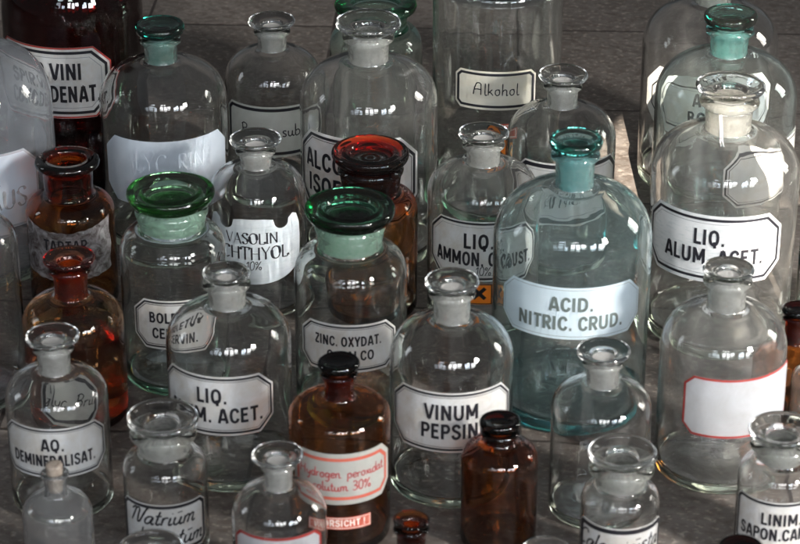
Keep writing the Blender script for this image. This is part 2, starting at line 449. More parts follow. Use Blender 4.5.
# --- a small single-stroke alphabet for the handwritten labels: x-height .5, ascender 1
S = {
 'A': (.74, [[(0, 0), (.08, .5), (.22, .92), (.40, 1.0), (.58, .9), (.60, .5), (.60, 0)], [(.06, .42), (.32, .47), (.6, .44)]]),
 'N': (.85, [[(-.05, .75), (.06, .92), (.18, .9), (.16, .5), (.1, 0)], [(.17, .85), (.32, .95), (.42, .8), (.44, .4), (.5, .05), (.62, .1), (.72, .6), (.8, .95), (.9, 1.0)]]),
 'C': (.66, [[(.58, .82), (.5, .98), (.3, 1.0), (.1, .75), (.04, .4), (.14, .08), (.34, 0), (.56, .14)]]),
 'H': (.78, [[(.1, 1), (.1, .5), (.06, 0)], [(.62, 1), (.6, .5), (.6, 0)], [(.06, .48), (.34, .54), (.62, .5)]]),
 'R': (.62, [[(.08, 0), (.1, .5), (.1, .95)], [(.02, .85), (.2, 1.0), (.46, .9), (.44, .62), (.14, .52), (.3, .36), (.54, 0)]]),
 'a': (.52, [[(.40, .42), (.26, .5), (.08, .38), (.04, .14), (.16, 0), (.32, .12), (.42, .46), (.40, .12), (.48, 0), (.56, .08)]]),
 'b': (.48, [[(.06, 1), (.06, .5), (.06, .06), (.22, 0), (.4, .12), (.4, .36), (.24, .48), (.07, .36)]]),
 'c': (.42, [[(.38, .42), (.24, .5), (.08, .36), (.06, .12), (.2, 0), (.4, .1)]]),
 'd': (.52, [[(.40, .40), (.24, .5), (.08, .36), (.06, .12), (.2, 0), (.38, .14), (.46, 1.0)], [(.42, .4), (.42, .1), (.52, .02)]]),
 'e': (.44, [[(.06, .2), (.3, .28), (.38, .42), (.24, .5), (.08, .34), (.08, .1), (.22, 0), (.42, .12)]]),
 'g': (.5, [[(.38, .42), (.22, .5), (.07, .34), (.08, .1), (.24, .04), (.38, .2), (.42, .46), (.38, -.2), (.22, -.42), (.06, -.3)]]),
 'h': (.5, [[(.06, 1), (.06, .5), (.05, 0)], [(.06, .32), (.2, .48), (.36, .44), (.38, .2), (.38, 0), (.48, .06)]]),
 'i': (.24, [[(.06, .48), (.06, .12), (.14, 0), (.24, .1)], [(.08, .68), (.10, .73)]]),
 'k': (.46, [[(.06, 1), (.06, .5), (.05, 0)], [(.36, .5), (.08, .22), (.2, .26), (.42, 0)]]),
 'l': (.24, [[(.08, 1), (.07, .5), (.08, .08), (.16, 0), (.24, .06)]]),
 'm': (.74, [[(.04, .48), (.07, .2), (.06, 0)], [(.06, .3), (.18, .48), (.3, .42), (.3, 0)], [(.3, .3), (.44, .48), (.56, .42), (.56, .1), (.66, 0), (.74, .08)]]),
 'n': (.5, [[(.04, .48), (.07, .2), (.06, 0)], [(.06, .3), (.2, .48), (.34, .42), (.34, .1), (.42, 0), (.5, .08)]]),
 'o': (.48, [[(.24, .5), (.08, .4), (.06, .14), (.2, 0), (.36, .1), (.38, .36), (.26, .5), (.40, .44)]]),
 'p': (.48, [[(.06, .48), (.06, 0), (.05, -.42)], [(.06, .36), (.22, .5), (.38, .38), (.38, .12), (.24, 0), (.07, .1)]]),
 'r': (.36, [[(.04, .48), (.07, .2), (.06, 0)], [(.06, .28), (.16, .46), (.32, .44)]]),
 's': (.40, [[(.34, .44), (.2, .5), (.08, .4), (.18, .27), (.32, .16), (.24, .01), (.04, .06)]]),
 't': (.34, [[(.14, .85), (.13, .4), (.14, .08), (.24, 0), (.34, .1)], [(0, .54), (.15, .56), (.3, .54)]]),
 'u': (.52, [[(.05, .48), (.06, .14), (.18, 0), (.34, .14), (.38, .46)], [(.38, .46), (.38, .12), (.46, 0), (.54, .08)]]),
 'x': (.42, [[(.03, .46), (.2, .22), (.38, 0)], [(.36, .48), (.2, .24), (.03, 0)]]),
 'y': (.48, [[(.05, .48), (.08, .18), (.22, .04), (.36, .2)], [(.40, .48), (.36, .0), (.24, -.4), (.08, -.34)]]),
 '1': (.36, [[(.02, .7), (.2, .95), (.2, .5), (.2, 0)]]),
 '0': (.56, [[(.28, 1), (.09, .8), (.06, .3), (.22, 0), (.42, .16), (.46, .6), (.36, .95), (.26, 1)]]),
 '3': (.54, [[(.08, .88), (.26, 1.0), (.44, .82), (.36, .58), (.2, .52), (.42, .42), (.46, .16), (.26, 0), (.04, .1)]]),
 '%': (.74, [[(.56, 1), (.3, .5), (.08, 0)], [(.14, .95), (.02, .8), (.12, .62), (.24, .78), (.14, .95)], [(.54, .38), (.42, .2), (.54, .02), (.66, .18), (.54, .38)]]),
 '.': (.22, [[(.08, .0), (.10, .04)]]), ' ': (.34, []), '-': (.3, [[(.02, .68), (.25, .70)]]),
}
S['G'] = (.74, [[(.6, .8), (.44, 1), (.18, .85), (.06, .45), (.2, .05), (.42, .12), (.58, .45), (.54, .0), (.4, -.3)], [(.36, .45), (.66, .47)]])
S['B'] = (.62, [[(.1, 0), (.12, .5), (.12, .96)], [(.02, .85), (.24, 1), (.46, .85), (.38, .58), (.14, .52), (.42, .46), (.5, .2), (.34, .0), (.08, .04)]])
# stencilled serif capitals (heavy uprights, hair-thin cross strokes) are drawn with a broad nib
for ch, wd, st in [
 ('V', .72, [[(.02, 1), (.34, 0)], [(.34, 0), (.64, 1)]]), ('S', .6, [[(.5, .8), (.4, .98), (.16, .96), (.08, .74), (.26, .55), (.48, .36), (.44, .06), (.2, 0), (.06, .2)]]),
 ('O', .78, [[(.36, 1), (.12, .85), (.06, .5), (.14, .14), (.36, 0), (.6, .14), (.68, .5), (.6, .86), (.36, 1)]]),
 ('L', .6, [[(.12, 1), (.12, 0)], [(.12, 0), (.52, .0), (.54, .2)]]), ('I', .34, [[(.14, 1), (.14, 0)], [(.0, 1), (.28, 1)], [(.0, 0), (.28, 0)]]),
 ('M', .95, [[(.08, 0), (.1, 1)], [(.1, 1), (.44, .05)], [(.44, .05), (.76, 1)], [(.78, 1), (.78, 0)]]), ('T', .66, [[(.3, 1), (.3, 0)], [(.02, .8), (.03, 1), (.57, 1), (.58, .8)]]),
 ('Y', .68, [[(.02, 1), (.3, .48)], [(.3, .48), (.3, 0)], [(.6, 1), (.3, .48)]]), ('G', .74, [[(.6, .8), (.4, 1), (.14, .85), (.06, .5), (.16, .1), (.4, 0), (.62, .1)], [(.62, .4), (.62, .06)]]),
 ('E', .6, [[(.12, 1), (.12, 0)], [(.12, 1), (.5, 1)], [(.12, .52), (.4, .52)], [(.12, 0), (.52, 0)]]), ('U', .76, [[(.1, 1), (.1, .3), (.2, .04), (.42, .02), (.56, .25), (.58, 1)]]),
 ]:
    S['^' + ch] = (wd, st)
S['^A'] = (.74, [[(.04, 0), (.34, 1)], [(.34, 1), (.64, 0)], [(.15, .34), (.52, .34)]])
S['^C'] = S['C']; S['^H'] = (.82, [[(.12, 1), (.12, 0)], [(.64, 1), (.64, 0)], [(.12, .5), (.64, .5)]])
S['^N'] = (.82, [[(.1, 0), (.1, 1)], [(.1, 1), (.64, 0)], [(.64, 0), (.64, 1)]]); S['^R'] = S['R']; S['^.'] = S['.']; S['^ '] = S[' ']

def stroke_text(txt, size, pen=.045, slant=.3, nib=None, serif=False, spacing=1.0, jitter=.02, gap=0, hgt=.00012):
    """ink lines as slim ridges: every stroke a five-sided tube pressed onto the paper"""
    bm = bmesh.new(); x = 0
    prev = None
    for ch in txt:
        if ch == '\u016b':
            wd, st = S['u']; st = st + [[(.08, .72), (.34, .76)]]
        elif serif: wd, st = S['^' + ch]
        else: wd, st = S[ch]
        dy = rnd.uniform(-jitter, jitter)
        for s in st:
            if serif and gap and rnd.random() < gap: continue
            pts = [(px, py, 0) for px, py in s]
            fine = smooth_prof([(p[0] + 2, p[1] + 2, 0) for p in pts], 5) if len(pts) > 2 else [(p[0] + 2, p[1] + 2, 0) for p in pts]
            P = [Vector(((p[0] - 2 + x + slant * (p[1] - 2)) * size, (p[1] - 2 + dy) * size)) for p in fine]
            rings = []
            for i, p in enumerate(P):
                d = (P[min(i + 1, len(P) - 1)] - P[max(i - 1, 0)])
                if d.length < 1e-9: d = Vector((1, 0))
                d.normalize(); n = Vector((-d.y, d.x))
                wdt = pen * size * (1 + .12 * math.sin(i * 1.3 + x * 5))
                if nib: wdt = pen * size * (nib + (1 - nib) * abs(d.y) ** 1.5) if not (serif and d.x * d.y > 0 and abs(d.x) > .15) else pen * size * nib * 1.2
                e = .6 if i in (0, len(P) - 1) else 1
                rings.append([bm.verts.new((p.x + n.x * wdt * .5 * e * q, p.y + n.y * wdt * .5 * e * q, hgt * z)) for q, z in ((-1, -.4), (-.6, .7), (0, 1), (.6, .7), (1, -.4))])
            for a, b in zip(rings, rings[1:]):
                for k in range(5):
                    bm.faces.new((a[k], a[(k + 1) % 5], b[(k + 1) % 5], b[k]))
            bm.faces.new(rings[0][::-1]); bm.faces.new(rings[-1])
        x += wd * spacing
    xs = [v.co.x for v in bm.verts]
    mid = (min(xs) + max(xs)) / 2
    for v in bm.verts: v.co.x -= mid
    bmesh.ops.recalc_face_normals(bm, faces=bm.faces[:])
    return bm

# heavy block capitals as sign writers' letters: strokes of one even width with square ends
K = {
 'A': (.74, [[(.08, 0), (.31, .96)], [(.41, .96), (.64, 0)], [(.16, .27), (.56, .27)], [(.30, .93), (.42, .93)]]),
 'B': (.68, [[(.1, 0), (.1, 1)], [(.1, .92), (.22, .92), (.38, .91), (.48, .74), (.38, .56), (.22, .54), (.1, .54)], [(.1, .52), (.24, .52), (.42, .50), (.53, .30), (.42, .10), (.24, .08), (.1, .08)]]),
 'C': (.68, [[(.57, .70), (.49, .87), (.33, .93), (.15, .81), (.09, .5), (.15, .19), (.33, .07), (.49, .13), (.57, .30)]]),
 'D': (.74, [[(.1, 0), (.1, 1)], [(.1, .92), (.24, .92), (.42, .88), (.55, .72), (.58, .5), (.55, .28), (.42, .12), (.24, .08), (.1, .08)]]),
 'E': (.60, [[(.1, 0), (.1, 1)], [(.1, .92), (.52, .92)], [(.1, .52), (.47, .52)], [(.1, .08), (.53, .08)]]),
 'G': (.74, [[(.57, .72), (.49, .87), (.33, .93), (.15, .81), (.09, .5), (.15, .19), (.33, .07), (.5, .13), (.58, .28), (.58, .46)], [(.36, .46), (.66, .46)]]),
 'H': (.76, [[(.1, 0), (.1, 1)], [(.58, 0), (.58, 1)], [(.1, .52), (.58, .52)]]),
 'I': (.32, [[(.11, 0), (.11, 1)]]),
 'L': (.57, [[(.1, 0), (.1, 1)], [(.1, .08), (.52, .08)]]),
 'M': (.92, [[(.1, 0), (.1, 1)], [(.74, 0), (.74, 1)], [(.13, .94), (.42, .22)], [(.42, .22), (.71, .94)]]),
 'N': (.77, [[(.1, 0), (.1, 1)], [(.58, 0), (.58, 1)], [(.12, .96), (.56, .04)]]),
 'O': (.77, [[(.35, .93), (.16, .82), (.09, .5), (.16, .18), (.35, .07), (.54, .18), (.61, .5), (.54, .82), (.35, .93)]]),
 'P': (.65, [[(.1, 0), (.1, 1)], [(.1, .92), (.24, .92), (.43, .90), (.53, .70), (.43, .49), (.24, .46), (.1, .46)]]),
 'S': (.65, [[(.53, .74), (.44, .89), (.29, .93), (.13, .85), (.10, .69), (.21, .57), (.42, .46), (.53, .30), (.46, .13), (.29, .06), (.13, .12), (.06, .28)]]),
 'T': (.62, [[(.01, .92), (.59, .92)], [(.3, 0), (.3, .92)]]),
 'U': (.76, [[(.1, 1), (.1, .6), (.1, .32), (.18, .12), (.34, .07), (.50, .12), (.58, .32), (.58, .6), (.58, 1)]]),
 'V': (.72, [[(.06, 1), (.31, .04)], [(.39, .04), (.64, 1)], [(.29, .06), (.41, .06)]]),
 'X': (.68, [[(.06, 1), (.58, 0)], [(.58, 1), (.06, 0)]]),
 'Y': (.68, [[(.05, 1), (.32, .46)], [(.59, 1), (.32, .46)], [(.32, .5), (.32, 0)]]),
 'Z': (.64, [[(.06, .92), (.56, .92)], [(.54, .88), (.08, .12)], [(.05, .08), (.57, .08)]]),
 '.': (.28, [[(.03, .085), (.20, .085)]]), ' ': (.26, []), '!': (.34, [[(.12, 1), (.12, .32)], [(.04, .08), (.2, .08)]]),
}
K['Q'] = (.77, K['O'][1] + [[(.38, .26), (.44, -.14)]])
K['R'] = (.67, K['P'][1] + [[(.30, .46), (.56, 0)]])

def block_text(txt, size, pen=.185, sx=.86, spacing=.07):
    bm = bmesh.new(); x = 0; k = 0
    size *= .74
    for ch in txt:
        wd, st = K[ch]
        for s in st:
            P = [Vector(p) for p in s]
            if len(s) > 2: P = [Vector((p[0] - 2, p[1] - 2)) for p in smooth_prof([(p[0] + 2, p[1] + 2, 0) for p in s], 5)]
            closed = len(s) > 2 and (P[0] - P[-1]).length < 1e-4
            k += 1; rings = []
            for i, p in enumerate(P):
                d = P[min(i + 1, len(P) - 1)] - P[max(i - 1, 0)]
                if closed and i in (0, len(P) - 1): d = P[1] - P[-2]
                d.normalize(); n = Vector((-d.y, d.x)) * pen * .5
                n.x /= sx ** .5                       # keep uprights as heavy as the bars after condensing
                rings.append([bm.verts.new(((x + p.x + q * n.x) * size * sx, (p.y + q * n.y) * size, (k % 9) * 3e-6 + z)) for q, z in ((-1, 0), (1, 0), (1, 6e-5), (-1, 6e-5))])
            for a, b in zip(rings, rings[1:]):
                for j in range(4): bm.faces.new((a[j], a[(j + 1) % 4], b[(j + 1) % 4], b[j]))
            bm.faces.new(rings[0][::-1]); bm.faces.new(rings[-1])
        x += wd + spacing
    xs = [v.co.x for v in bm.verts]; mid = (min(xs) + max(xs)) / 2
    for v in bm.verts: v.co.x -= mid
    bmesh.ops.recalc_face_normals(bm, faces=bm.faces[:])
    return bm

def shift(bm, du, dv):
    for v in bm.verts: v.co.x += du; v.co.y += dv
    return bm

# ------------------------------------------------------------------ measured bottles: x, y, body radius, shoulder z, neck foot z, top z, neck radius, head radius, [label bottom z, top z, azimuth, half angle]
B = {
    'b01': (-0.3585, 0.259, 0.0772, 0.1872, 0.2541, 0.3017, 0.0258, 0.0386, [(0.0946, 0.176, -18, 55)]),
    'b02': (-0.4353, 0.0362, 0.0811, 0.1734, 0.2345, 0.2774, 0.02, 0.032, [(0.0681, 0.1499, -6, 63)]),
    'b03': (-0.2472, 0.0986, 0.0663, 0.1512, 0.1939, 0.2371, 0.0164, 0.0257, [(0.0603, 0.1328, 8, 66)]),
    'b04': (-0.138, 0.2113, 0.0526, 0.1268, 0.1618, 0.1976, 0.0151, 0.0253, [(0.0587, 0.1174, 0, 63)]),
    'b05': (-0.0322, 0.062, 0.0711, 0.1646, 0.2088, 0.2546, 0.0202, 0.0334, [(0.0642, 0.1535, -14, 58)]),
    'b06': (0.1033, 0.1778, 0.0689, 0.2456, 0.259, 0.2767, 0.0608, 0.0629, [(0.1354, 0.1785, -3, 37), (0.1056, 0.1194, 3, 11), (0.0732, 0.1022, -1, 9)]),
    'b07': (-0.0267, 0.2615, 0.0512, 0.1439, 0.1675, 0.2002, 0.0339, 0.0459, []),
    'b08': (0.3391, 0.2402, 0.0738, 0.1561, 0.2038, 0.2518, 0.0194, 0.0301, [(0.0778, 0.1501, -3, 66)]),
    'b09': (0.1658, 0.0469, 0.056, 0.1308, 0.1655, 0.203, 0.0152, 0.0254, [(0.0665, 0.127, 8, 66)]),
    'b10': (0.3365, 0.0752, 0.0729, 0.1634, 0.2112, 0.2581, 0.0188, 0.0274, [(0.0746, 0.1374, 44, 50)]),
    'b11': (-0.3291, -0.0572, 0.0441, 0.0963, 0.1151, 0.1555, 0.0237, 0.0326, [(0.0394, 0.099, 0, 65)]),
    'b12': (-0.2995, -0.2869, 0.0465, 0.0947, 0.1206, 0.1624, 0.0149, 0.0235, [(0.0138, 0.0642, 0, 38)]),
    'b13': (-0.2127, -0.2116, 0.0501, 0.1257, 0.1539, 0.194, 0.0305, 0.0407, [(0.0527, 0.1033, 3, 46)]),
    'b14': (-0.142, -0.0608, 0.049, 0.1157, 0.1474, 0.1797, 0.0152, 0.0255, [(0.0426, 0.114, -2, 61)]),
    'b15': (-0.0289, -0.074, 0.0463, 0.1044, 0.1263, 0.1717, 0.0284, 0.0382, []),
    'b16': (0.0813, -0.0825, 0.0545, 0.1303, 0.1605, 0.1957, 0.016, 0.0248, [(0.0599, 0.1239, -3, 62), (0.0346, 0.0566, -4, 13), (0.0335, 0.0577, -50, 15)]),
    'b17': (0.1576, -0.2611, 0.0724, 0.1679, 0.2192, 0.2686, 0.017, 0.0242, [(0.1023, 0.1539, -4, 56)]),
    'b18': (0.3141, -0.1122, 0.0717, 0.1656, 0.2088, 0.2585, 0.0218, 0.0332, [(0.0819, 0.1519, -17, 60)]),
    'b19': (-0.0455, -0.2598, 0.052, 0.1293, 0.157, 0.2006, 0.029, 0.0408, [(0.0562, 0.105, -2.5, 54)]),
    'b20': (-0.1507, -0.3783, 0.055, 0.1237, 0.1594, 0.1937, 0.016, 0.0208, [(0.0614, 0.1194, -13, 59)]),
    'b21': (0.0447, -0.4056, 0.0539, 0.1227, 0.1602, 0.1999, 0.0154, 0.0235, [(0.06, 0.1185, 0, 65)]),
    'b22': (-0.2962, -0.436, 0.0443, 0.1011, 0.1258, 0.1629, 0.0136, 0.023, [(0.0476, 0.0953, 0, 67)]),
    'b23': (-0.051, -0.4873, 0.0429, 0.1141, 0.1296, 0.166, 0.0121, 0.0179, [(0.0519, 0.1008, 5, 64), (0.0271, 0.039, 2, 35)]),
    'b24': (0.2842, -0.3808, 0.0558, 0.119, 0.1588, 0.1989, 0.0164, 0.0225, [(0.0604, 0.1183, 19, 61)]),
    'b25': (0.1727, -0.4514, 0.0432, 0.0991, 0.1217, 0.1568, 0.0136, 0.0229, []),
    'b26': (0.084, -0.5021, 0.0327, 0.0779, 0.0945, 0.1179, 0.0125, 0.0176, []),
    'b27': (-0.1981, -0.5068, 0.0356, 0.0709, 0.0886, 0.1245, 0.0213, 0.03, [(0.012, 0.0586, 0, 66)]),
    'b28': (-0.2836, -0.5549, 0.0291, 0.0587, 0.0753, 0.0984, 0.009, 0.0127, []),
    'b29': (-0.0976, -0.5968, 0.0386, 0.0844, 0.1091, 0.1419, 0.0108, 0.0208, [(0.0273, 0.0865, 0, 60)]),
    'b30': (0.1814, -0.559, 0.0323, 0.072, 0.0884, 0.1219, 0.0204, 0.0285, [(0.0148, 0.0665, 0, 76)]),
    'b31': (0.3171, -0.523, 0.0345, 0.0729, 0.0915, 0.1224, 0.0199, 0.0282, [(0.0219, 0.0701, -3, 72)]),
    'b32': (0.3642, -0.2847, 0.0361, 0.0558, 0.0716, 0.1091, 0.0101, 0.0146, []),
    'b33': (0.0088, -0.6478, 0.0247, 0.0606, 0.0777, 0.1123, 0.011, 0.0145, []),
    'b34': (0.263, -0.6891, 0.0297, 0.0734, 0.0874, 0.115, 0.0116, 0.0177, []),
    'b35': (-0.1906, -0.7006, 0.0311, 0.0738, 0.0868, 0.1217, 0.0184, 0.0253, []),
    'b36': (-0.3986, -0.2469, 0.0466, 0.1537, 0.1813, 0.2096, 0.0137, 0.0228, []),
    'b37': (0.4345, -0.106, 0.0413, 0.1274, 0.1542, 0.1861, 0.0154, 0.0251, []),
    'b38': (0.1126, -0.6914, 0.0274, 0.0732, 0.0844, 0.1138, 0.0131, 0.0185, []),
    'b39': (0.3823, -0.3528, 0.0316, 0.0668, 0.0833, 0.1169, 0.0125, 0.0196, []),
}

def bottle(key, label, glassm='clear_glass', stop='funnel', stopm='clear_stopper_glass', frost='frosted_glass', cat='bottle', group=None, name='glass_bottle', lipr=1.32, **kw):
    x, y, R, zs, zn, zr, rn, rr, labs = B[key]
    root = bpy.data.objects.new(name, None); col.objects.link(root)
    root.empty_display_size = .03
    root.location = (x, y, 0)
    root.rotation_euler = (0, 0, 0)
    root['label'] = label; root['category'] = cat
    if group: root['group'] = group
    seed = len(label) * 1.37 + R * 100
    headh = {'funnel': rr * .44, 'flat': rr * .40, 'mushroom': rr * .60}.get(stop, 0)
    headh = min(headh, (zr - zn) * .55)
    zlip = zr - headh
    bm = bmesh.new()
    prof = bottle_profile(R, rn, zs, zn, zlip, bool(frost) and stop in ('funnel', 'flat', 'mushroom'), lipr=(rr / rn * .985 if stop == 'open' else lipr), **kw)
    lathe(bm, prof, wob=.0035, seed=seed)
    link_mesh('bottle_body', bm, [glassm, frost or glassm], root)
    ri = rn * .76
    if stop in ('funnel', 'flat', 'mushroom'):
        bm = bmesh.new()
        sp = stopper_profile(rr, ri * .985, zr, zlip + .0006, zn + (zlip - zn) * .02, bool(frost), stop)
        lathe(bm, smooth_prof(sp, 3), seg=80, wob=.022 if stop == 'flat' else .006, seed=seed + 2)
        so = link_mesh('stopper', bm, [stopm, frost or stopm], root)
        so.rotation_euler = (R_(rnd.uniform(-1.2, 1.2)), R_(rnd.uniform(-1.2, 1.2)), 0)
        # turn about the mouth, not about the floor
        piv = Vector((0, 0, zlip)); so.location = piv - so.rotation_euler.to_matrix() @ piv
    return root, labs, R

def put_label(root, R, lab, mat='white_enamel', borders=(('black_ink', .030, .065), ('black_ink', .085, .098)), chamfer=.24, shape=None, name='label'):
    z0, z1, az, half = lab
    U = R * R_(half); h = z1 - z0
    pts = shape(U, z0, z1) if shape else oct_pts(U, z0, z1, h * chamfer)
    bm = poly_bm(pts)
    wrap(bm, R, R_(az), .0007)
    r = bmesh.ops.solidify(bm, geom=bm.faces[:], thickness=.0004)
    bmesh.ops.recalc_face_normals(bm, faces=bm.faces[:])
    lo = link_mesh(name, bm, [mat], root, smooth='angle')
    groups = {}
    for m, a, b in borders: groups.setdefault(m, []).append((a, b))
    for m, prs in groups.items():
        bm = bmesh.new()
        for a, b in prs: ring_bm(inset(pts, a * h), inset(pts, b * h), bm)
        wrap(bm, R, R_(az), .00095)
        bmesh.ops.recalc_face_normals(bm, faces=bm.faces[:])
        link_mesh('border', bm, [m], lo, smooth='angle')
    return lo

def write(lo, R, lab, lines, ink='black_ink', lift=.0011, name='lettering'):
    """lines: (bmesh, du in half widths, dv as a fraction of the label height)"""
    z0, z1, az, half = lab
    U = R * R_(half); h = z1 - z0
    big = bmesh.new()
    for bm, du, dv in lines:
        shift(bm, du * U, z0 + dv * h)
        me = bpy.data.meshes.new('t'); bm.to_mesh(me); bm.free(); big.from_mesh(me); bpy.data.meshes.remove(me)
    wrap(big, R, R_(az), lift)
    return link_mesh(name, big, [ink], lo, smooth=False)

def T(lab, txt, s, du, dv, **k): return (block_text(txt, s * 1.26 * (lab[1] - lab[0]), **k), du, dv - s * .10)
def W(lab, txt, s, du, dv, **k): return (stroke_text(txt, s * 1.12 * (lab[1] - lab[0]), **k), du, dv)

CL = 'clear glass bottles standing on the tiles'
AM = 'amber glass bottles standing on the tiles'
AQ = 'blue green glass bottles standing on the tiles'
THICK = (('black_ink', .035, .10),)

# ---- back row
r, l, R = bottle('b01', 'very large dark red-brown bottle with a red-edged white label reading SPIR. VINI', 'red_brown_glass', 'mushroom', 'amber_glass_dark', 'frosted_amber', group=AM)
L = l[0]; lo = put_label(r, R, L, borders=(('black_ink', .055, .095), ('thin_grey', .14, .148), ('red_border', .0, .022)))
write(lo, R, L, [T(L, 'SPIR.VINI', .25, .02, .57, sx=.78), T(L, 'CONC.DENAT.', .25, .12, .25, sx=.70)])

r, l, R = bottle('b02', 'big bottle clouded by a grey film, its white label ending in faded AUS', 'grey_film_glass', group=CL)
L = l[0]; lo = put_label(r, R, L, 'bluish_enamel', borders=(('thin_grey', .0, .03),), chamfer=.2)
write(lo, R, L, [W(L, 'CAL.', .18, .30, .58, serif=True, nib=.3, pen=.16, slant=0), W(L, 'CAUS', .22, .50, .26, serif=True, nib=.3, pen=.17, slant=0, gap=.12)], 'faded_ink')

r, l, R = bottle('b03', 'large clear bottle with a dark teal stopper and a worn pale blue label', 'clear_glass', 'mushroom', 'teal_glass_dark', 'frosted_teal', group=CL)
L = l[0]; lo = put_label(r, R, L, 'bluish_enamel', borders=(), chamfer=.22)
write(lo, R, L, [W(L, 'GLYCERIN', .22, .0, .55, serif=True, nib=.3, pen=.15, slant=0, gap=.1, hgt=.00003)], 'ghost_ink')

r, l, R = bottle('b04', 'clear bottle in the back row with a handwritten cream label ending in subl', 'clear_glass', group=CL)
L = l[0]; lo = put_label(r, R, L, 'grey_paper', borders=(('black_ink', .04, .10),), chamfer=.13)
write(lo, R, L, [W(L, 'Resorc.subl.', .21, .03, .40, slant=.0, pen=.10, spacing=1.12)])

r, l, R = bottle('b05', 'big dusty clear bottle behind the dark amber wide-mouthed one, label starting with ISO', 'clear_glass_dusty', group=CL)
L = l[0]; lo = put_label(r, R, L, borders=(('black_ink', .035, .07), ('black_ink', .088, .096)))
write(lo, R, L, [T(L, 'ALCOH.', .24, -.32, .56), T(L, 'ISOPROP.', .24, -.12, .26)])

r, l, R = bottle('b06', 'tall straight-sided glass jar with a handwritten cream label reading Alkohol', 'clear_glass_green', 'open', None, None, cat='jar', name='glass_jar', group=None)
L = l[0]; lo = put_label(r, R, L, 'cream_paper', borders=(('black_ink', .05, .115),), chamfer=.14)
write(lo, R, L, [W(L, 'Alkohol', .28, .02, .38, slant=.02, pen=.085, spacing=1.15)])
put_label(r, R, l[1], 'red_sticker', borders=(('pale_pink_print', .1, .2),), chamfer=.03, name='warning_strip')

def hazard(root, R, lab):
    lo = put_label(root, R, lab, 'orange_sticker', borders=(('black_ink', .0, .045),), chamfer=.02, name='hazard_label')
    z0, z1, az, half = lab
    h = z1 - z0; cz = z0 + h * .54; a = h * .30; t = h * .085
    pts = []
    k = t * math.sqrt(2)
    for q in range(4):
        co, si = math.cos(q * math.pi / 2 + math.pi / 4), math.sin(q * math.pi / 2 + math.pi / 4)
        rot = lambda px, py: (px * co - py * si, cz + px * si + py * co)
        pts += [rot(t, -t), rot(a * 1.25, -t), rot(a * 1.25, t)]
    bm = poly_bm(pts); wrap(bm, R, R_(az), .00105, R_(2))
    link_mesh('hazard_cross', bm, ['black_ink'], lo, smooth=False)
hazard(r, R, l[2])

r, l, R = bottle('b07', 'wide green bottle with an open green rim at the back edge', 'bottle_green_glass', 'open', None, None, group=AQ)

r, l, R = bottle('b08', 'very large clear bottle at the back, label reading ACID. BORIC. seen through blue-green glass', 'clear_glass', group=CL)
L = l[0]; lo = put_label(r, R, L, borders=(('black_ink', .14, .165), ('thin_grey', .20, .207)), chamfer=.30)
write(lo, R, L, [T(L, 'ACID.', .24, -.02, .56), T(L, 'BORIC.', .24, -.02, .24)])

r, l, R = bottle('b09', 'smaller clear bottle just behind the big blue-green one, standing before the jar', 'clear_glass', group=CL)
L = l[0]; lo = put_label(r, R, L, borders=(('black_ink', .03, .10), ('thin_grey', .14, .147)))
write(lo, R, L, [W(L, 'TINCT.', .20, -.02, .56, serif=True, nib=.3, pen=.2, slant=0, gap=.2), W(L, 'ARNICAE.', .20, -.02, .26, serif=True, nib=.3, pen=.2, slant=0, gap=.2)])

r, l, R = bottle('b10', 'blue-green bottle with a teal stopper standing behind the bottle with the bead chain', 'aqua_glass_light', 'mushroom', 'teal_glass_dark', 'frosted_teal', group=AQ)
L = l[0]; lo = put_label(r, R, L, borders=(('black_ink', .03, .06), ('black_ink', .085, .095)))

# ---- middle
r, l, R = bottle('b11', 'open amber bottle with a flared mouth and a torn stained label reading TARTAR', 'amber_glass_orange', 'open', None, None, group=AM)
L = l[0]
def torn(U, z0, z1):
    h = z1 - z0; p = []
    q = random.Random(3)
    n = 26
    for i in range(n): t = i / n; p.append((-U + 2 * U * t, z0 + h * (.02 + .10 * abs(2 * t - 1) ** 2 + .025 * q.random())))
    for i in range(8): t = i / 8; p.append((U - .03 * U * math.sin(t * 9), z0 + h * (.14 + .80 * t)))
    for i in range(n): t = i / n; p.append((U - 2 * U * t, z1 + h * (-.10 + .16 * abs(2 * t - 1) ** 2 + .03 * q.random())))
    for i in range(8): t = i / 8; p.append((-U + .03 * U * math.sin(t * 7), z1 - h * (.0 + .84 * t)))
    return p
lo = put_label(r, R, L, 'torn_paper', borders=(), shape=torn)
write(lo, R, L, [T(L, 'TARTAR', .22, -.02, .60, pen=.16, sx=.82)], 'black_ink')

r, l, R = bottle('b12', 'amber bottle two-thirds full of orange-brown liquid with a reddish stopper', 'amber_glass_honey', 'funnel', 'amber_stopper_bright', 'frosted_amber', group=AM)
L = l[0]; lo = put_label(r, R, L, 'grey_paper', borders=(('black_ink', .05, .12),))
write(lo, R, L, [W(L, 'Glyc. Brill', .24, .0, .45, slant=.3, pen=.08)])
bm = bmesh.new(); q = R - R * .04 + .0003
lathe(bm, [(0, R * .11, 0), (q * .7, R * .115, 0), (q * .95, R * .13, 0), (q, R * .24, 0), (q, .05, 0), (q, .088, 0), (q * .97, .0886, 0), (0, .0884, 0)])
link_mesh('liquid', bm, ['orange_liquid'], r)

r, l, R = bottle('b13', 'clear wide-necked jar bottle with a bright green chipped glass stopper', 'clear_glass_green', 'flat', 'green_glass', 'frosted_green', group=CL, lipr=1.12)
L = l[0]; lo = put_label(r, R, L)
write(lo, R, L, [T(L, 'BOLETUS', .23, .02, .56), T(L, 'CERVIN.', .23, .0, .24)])

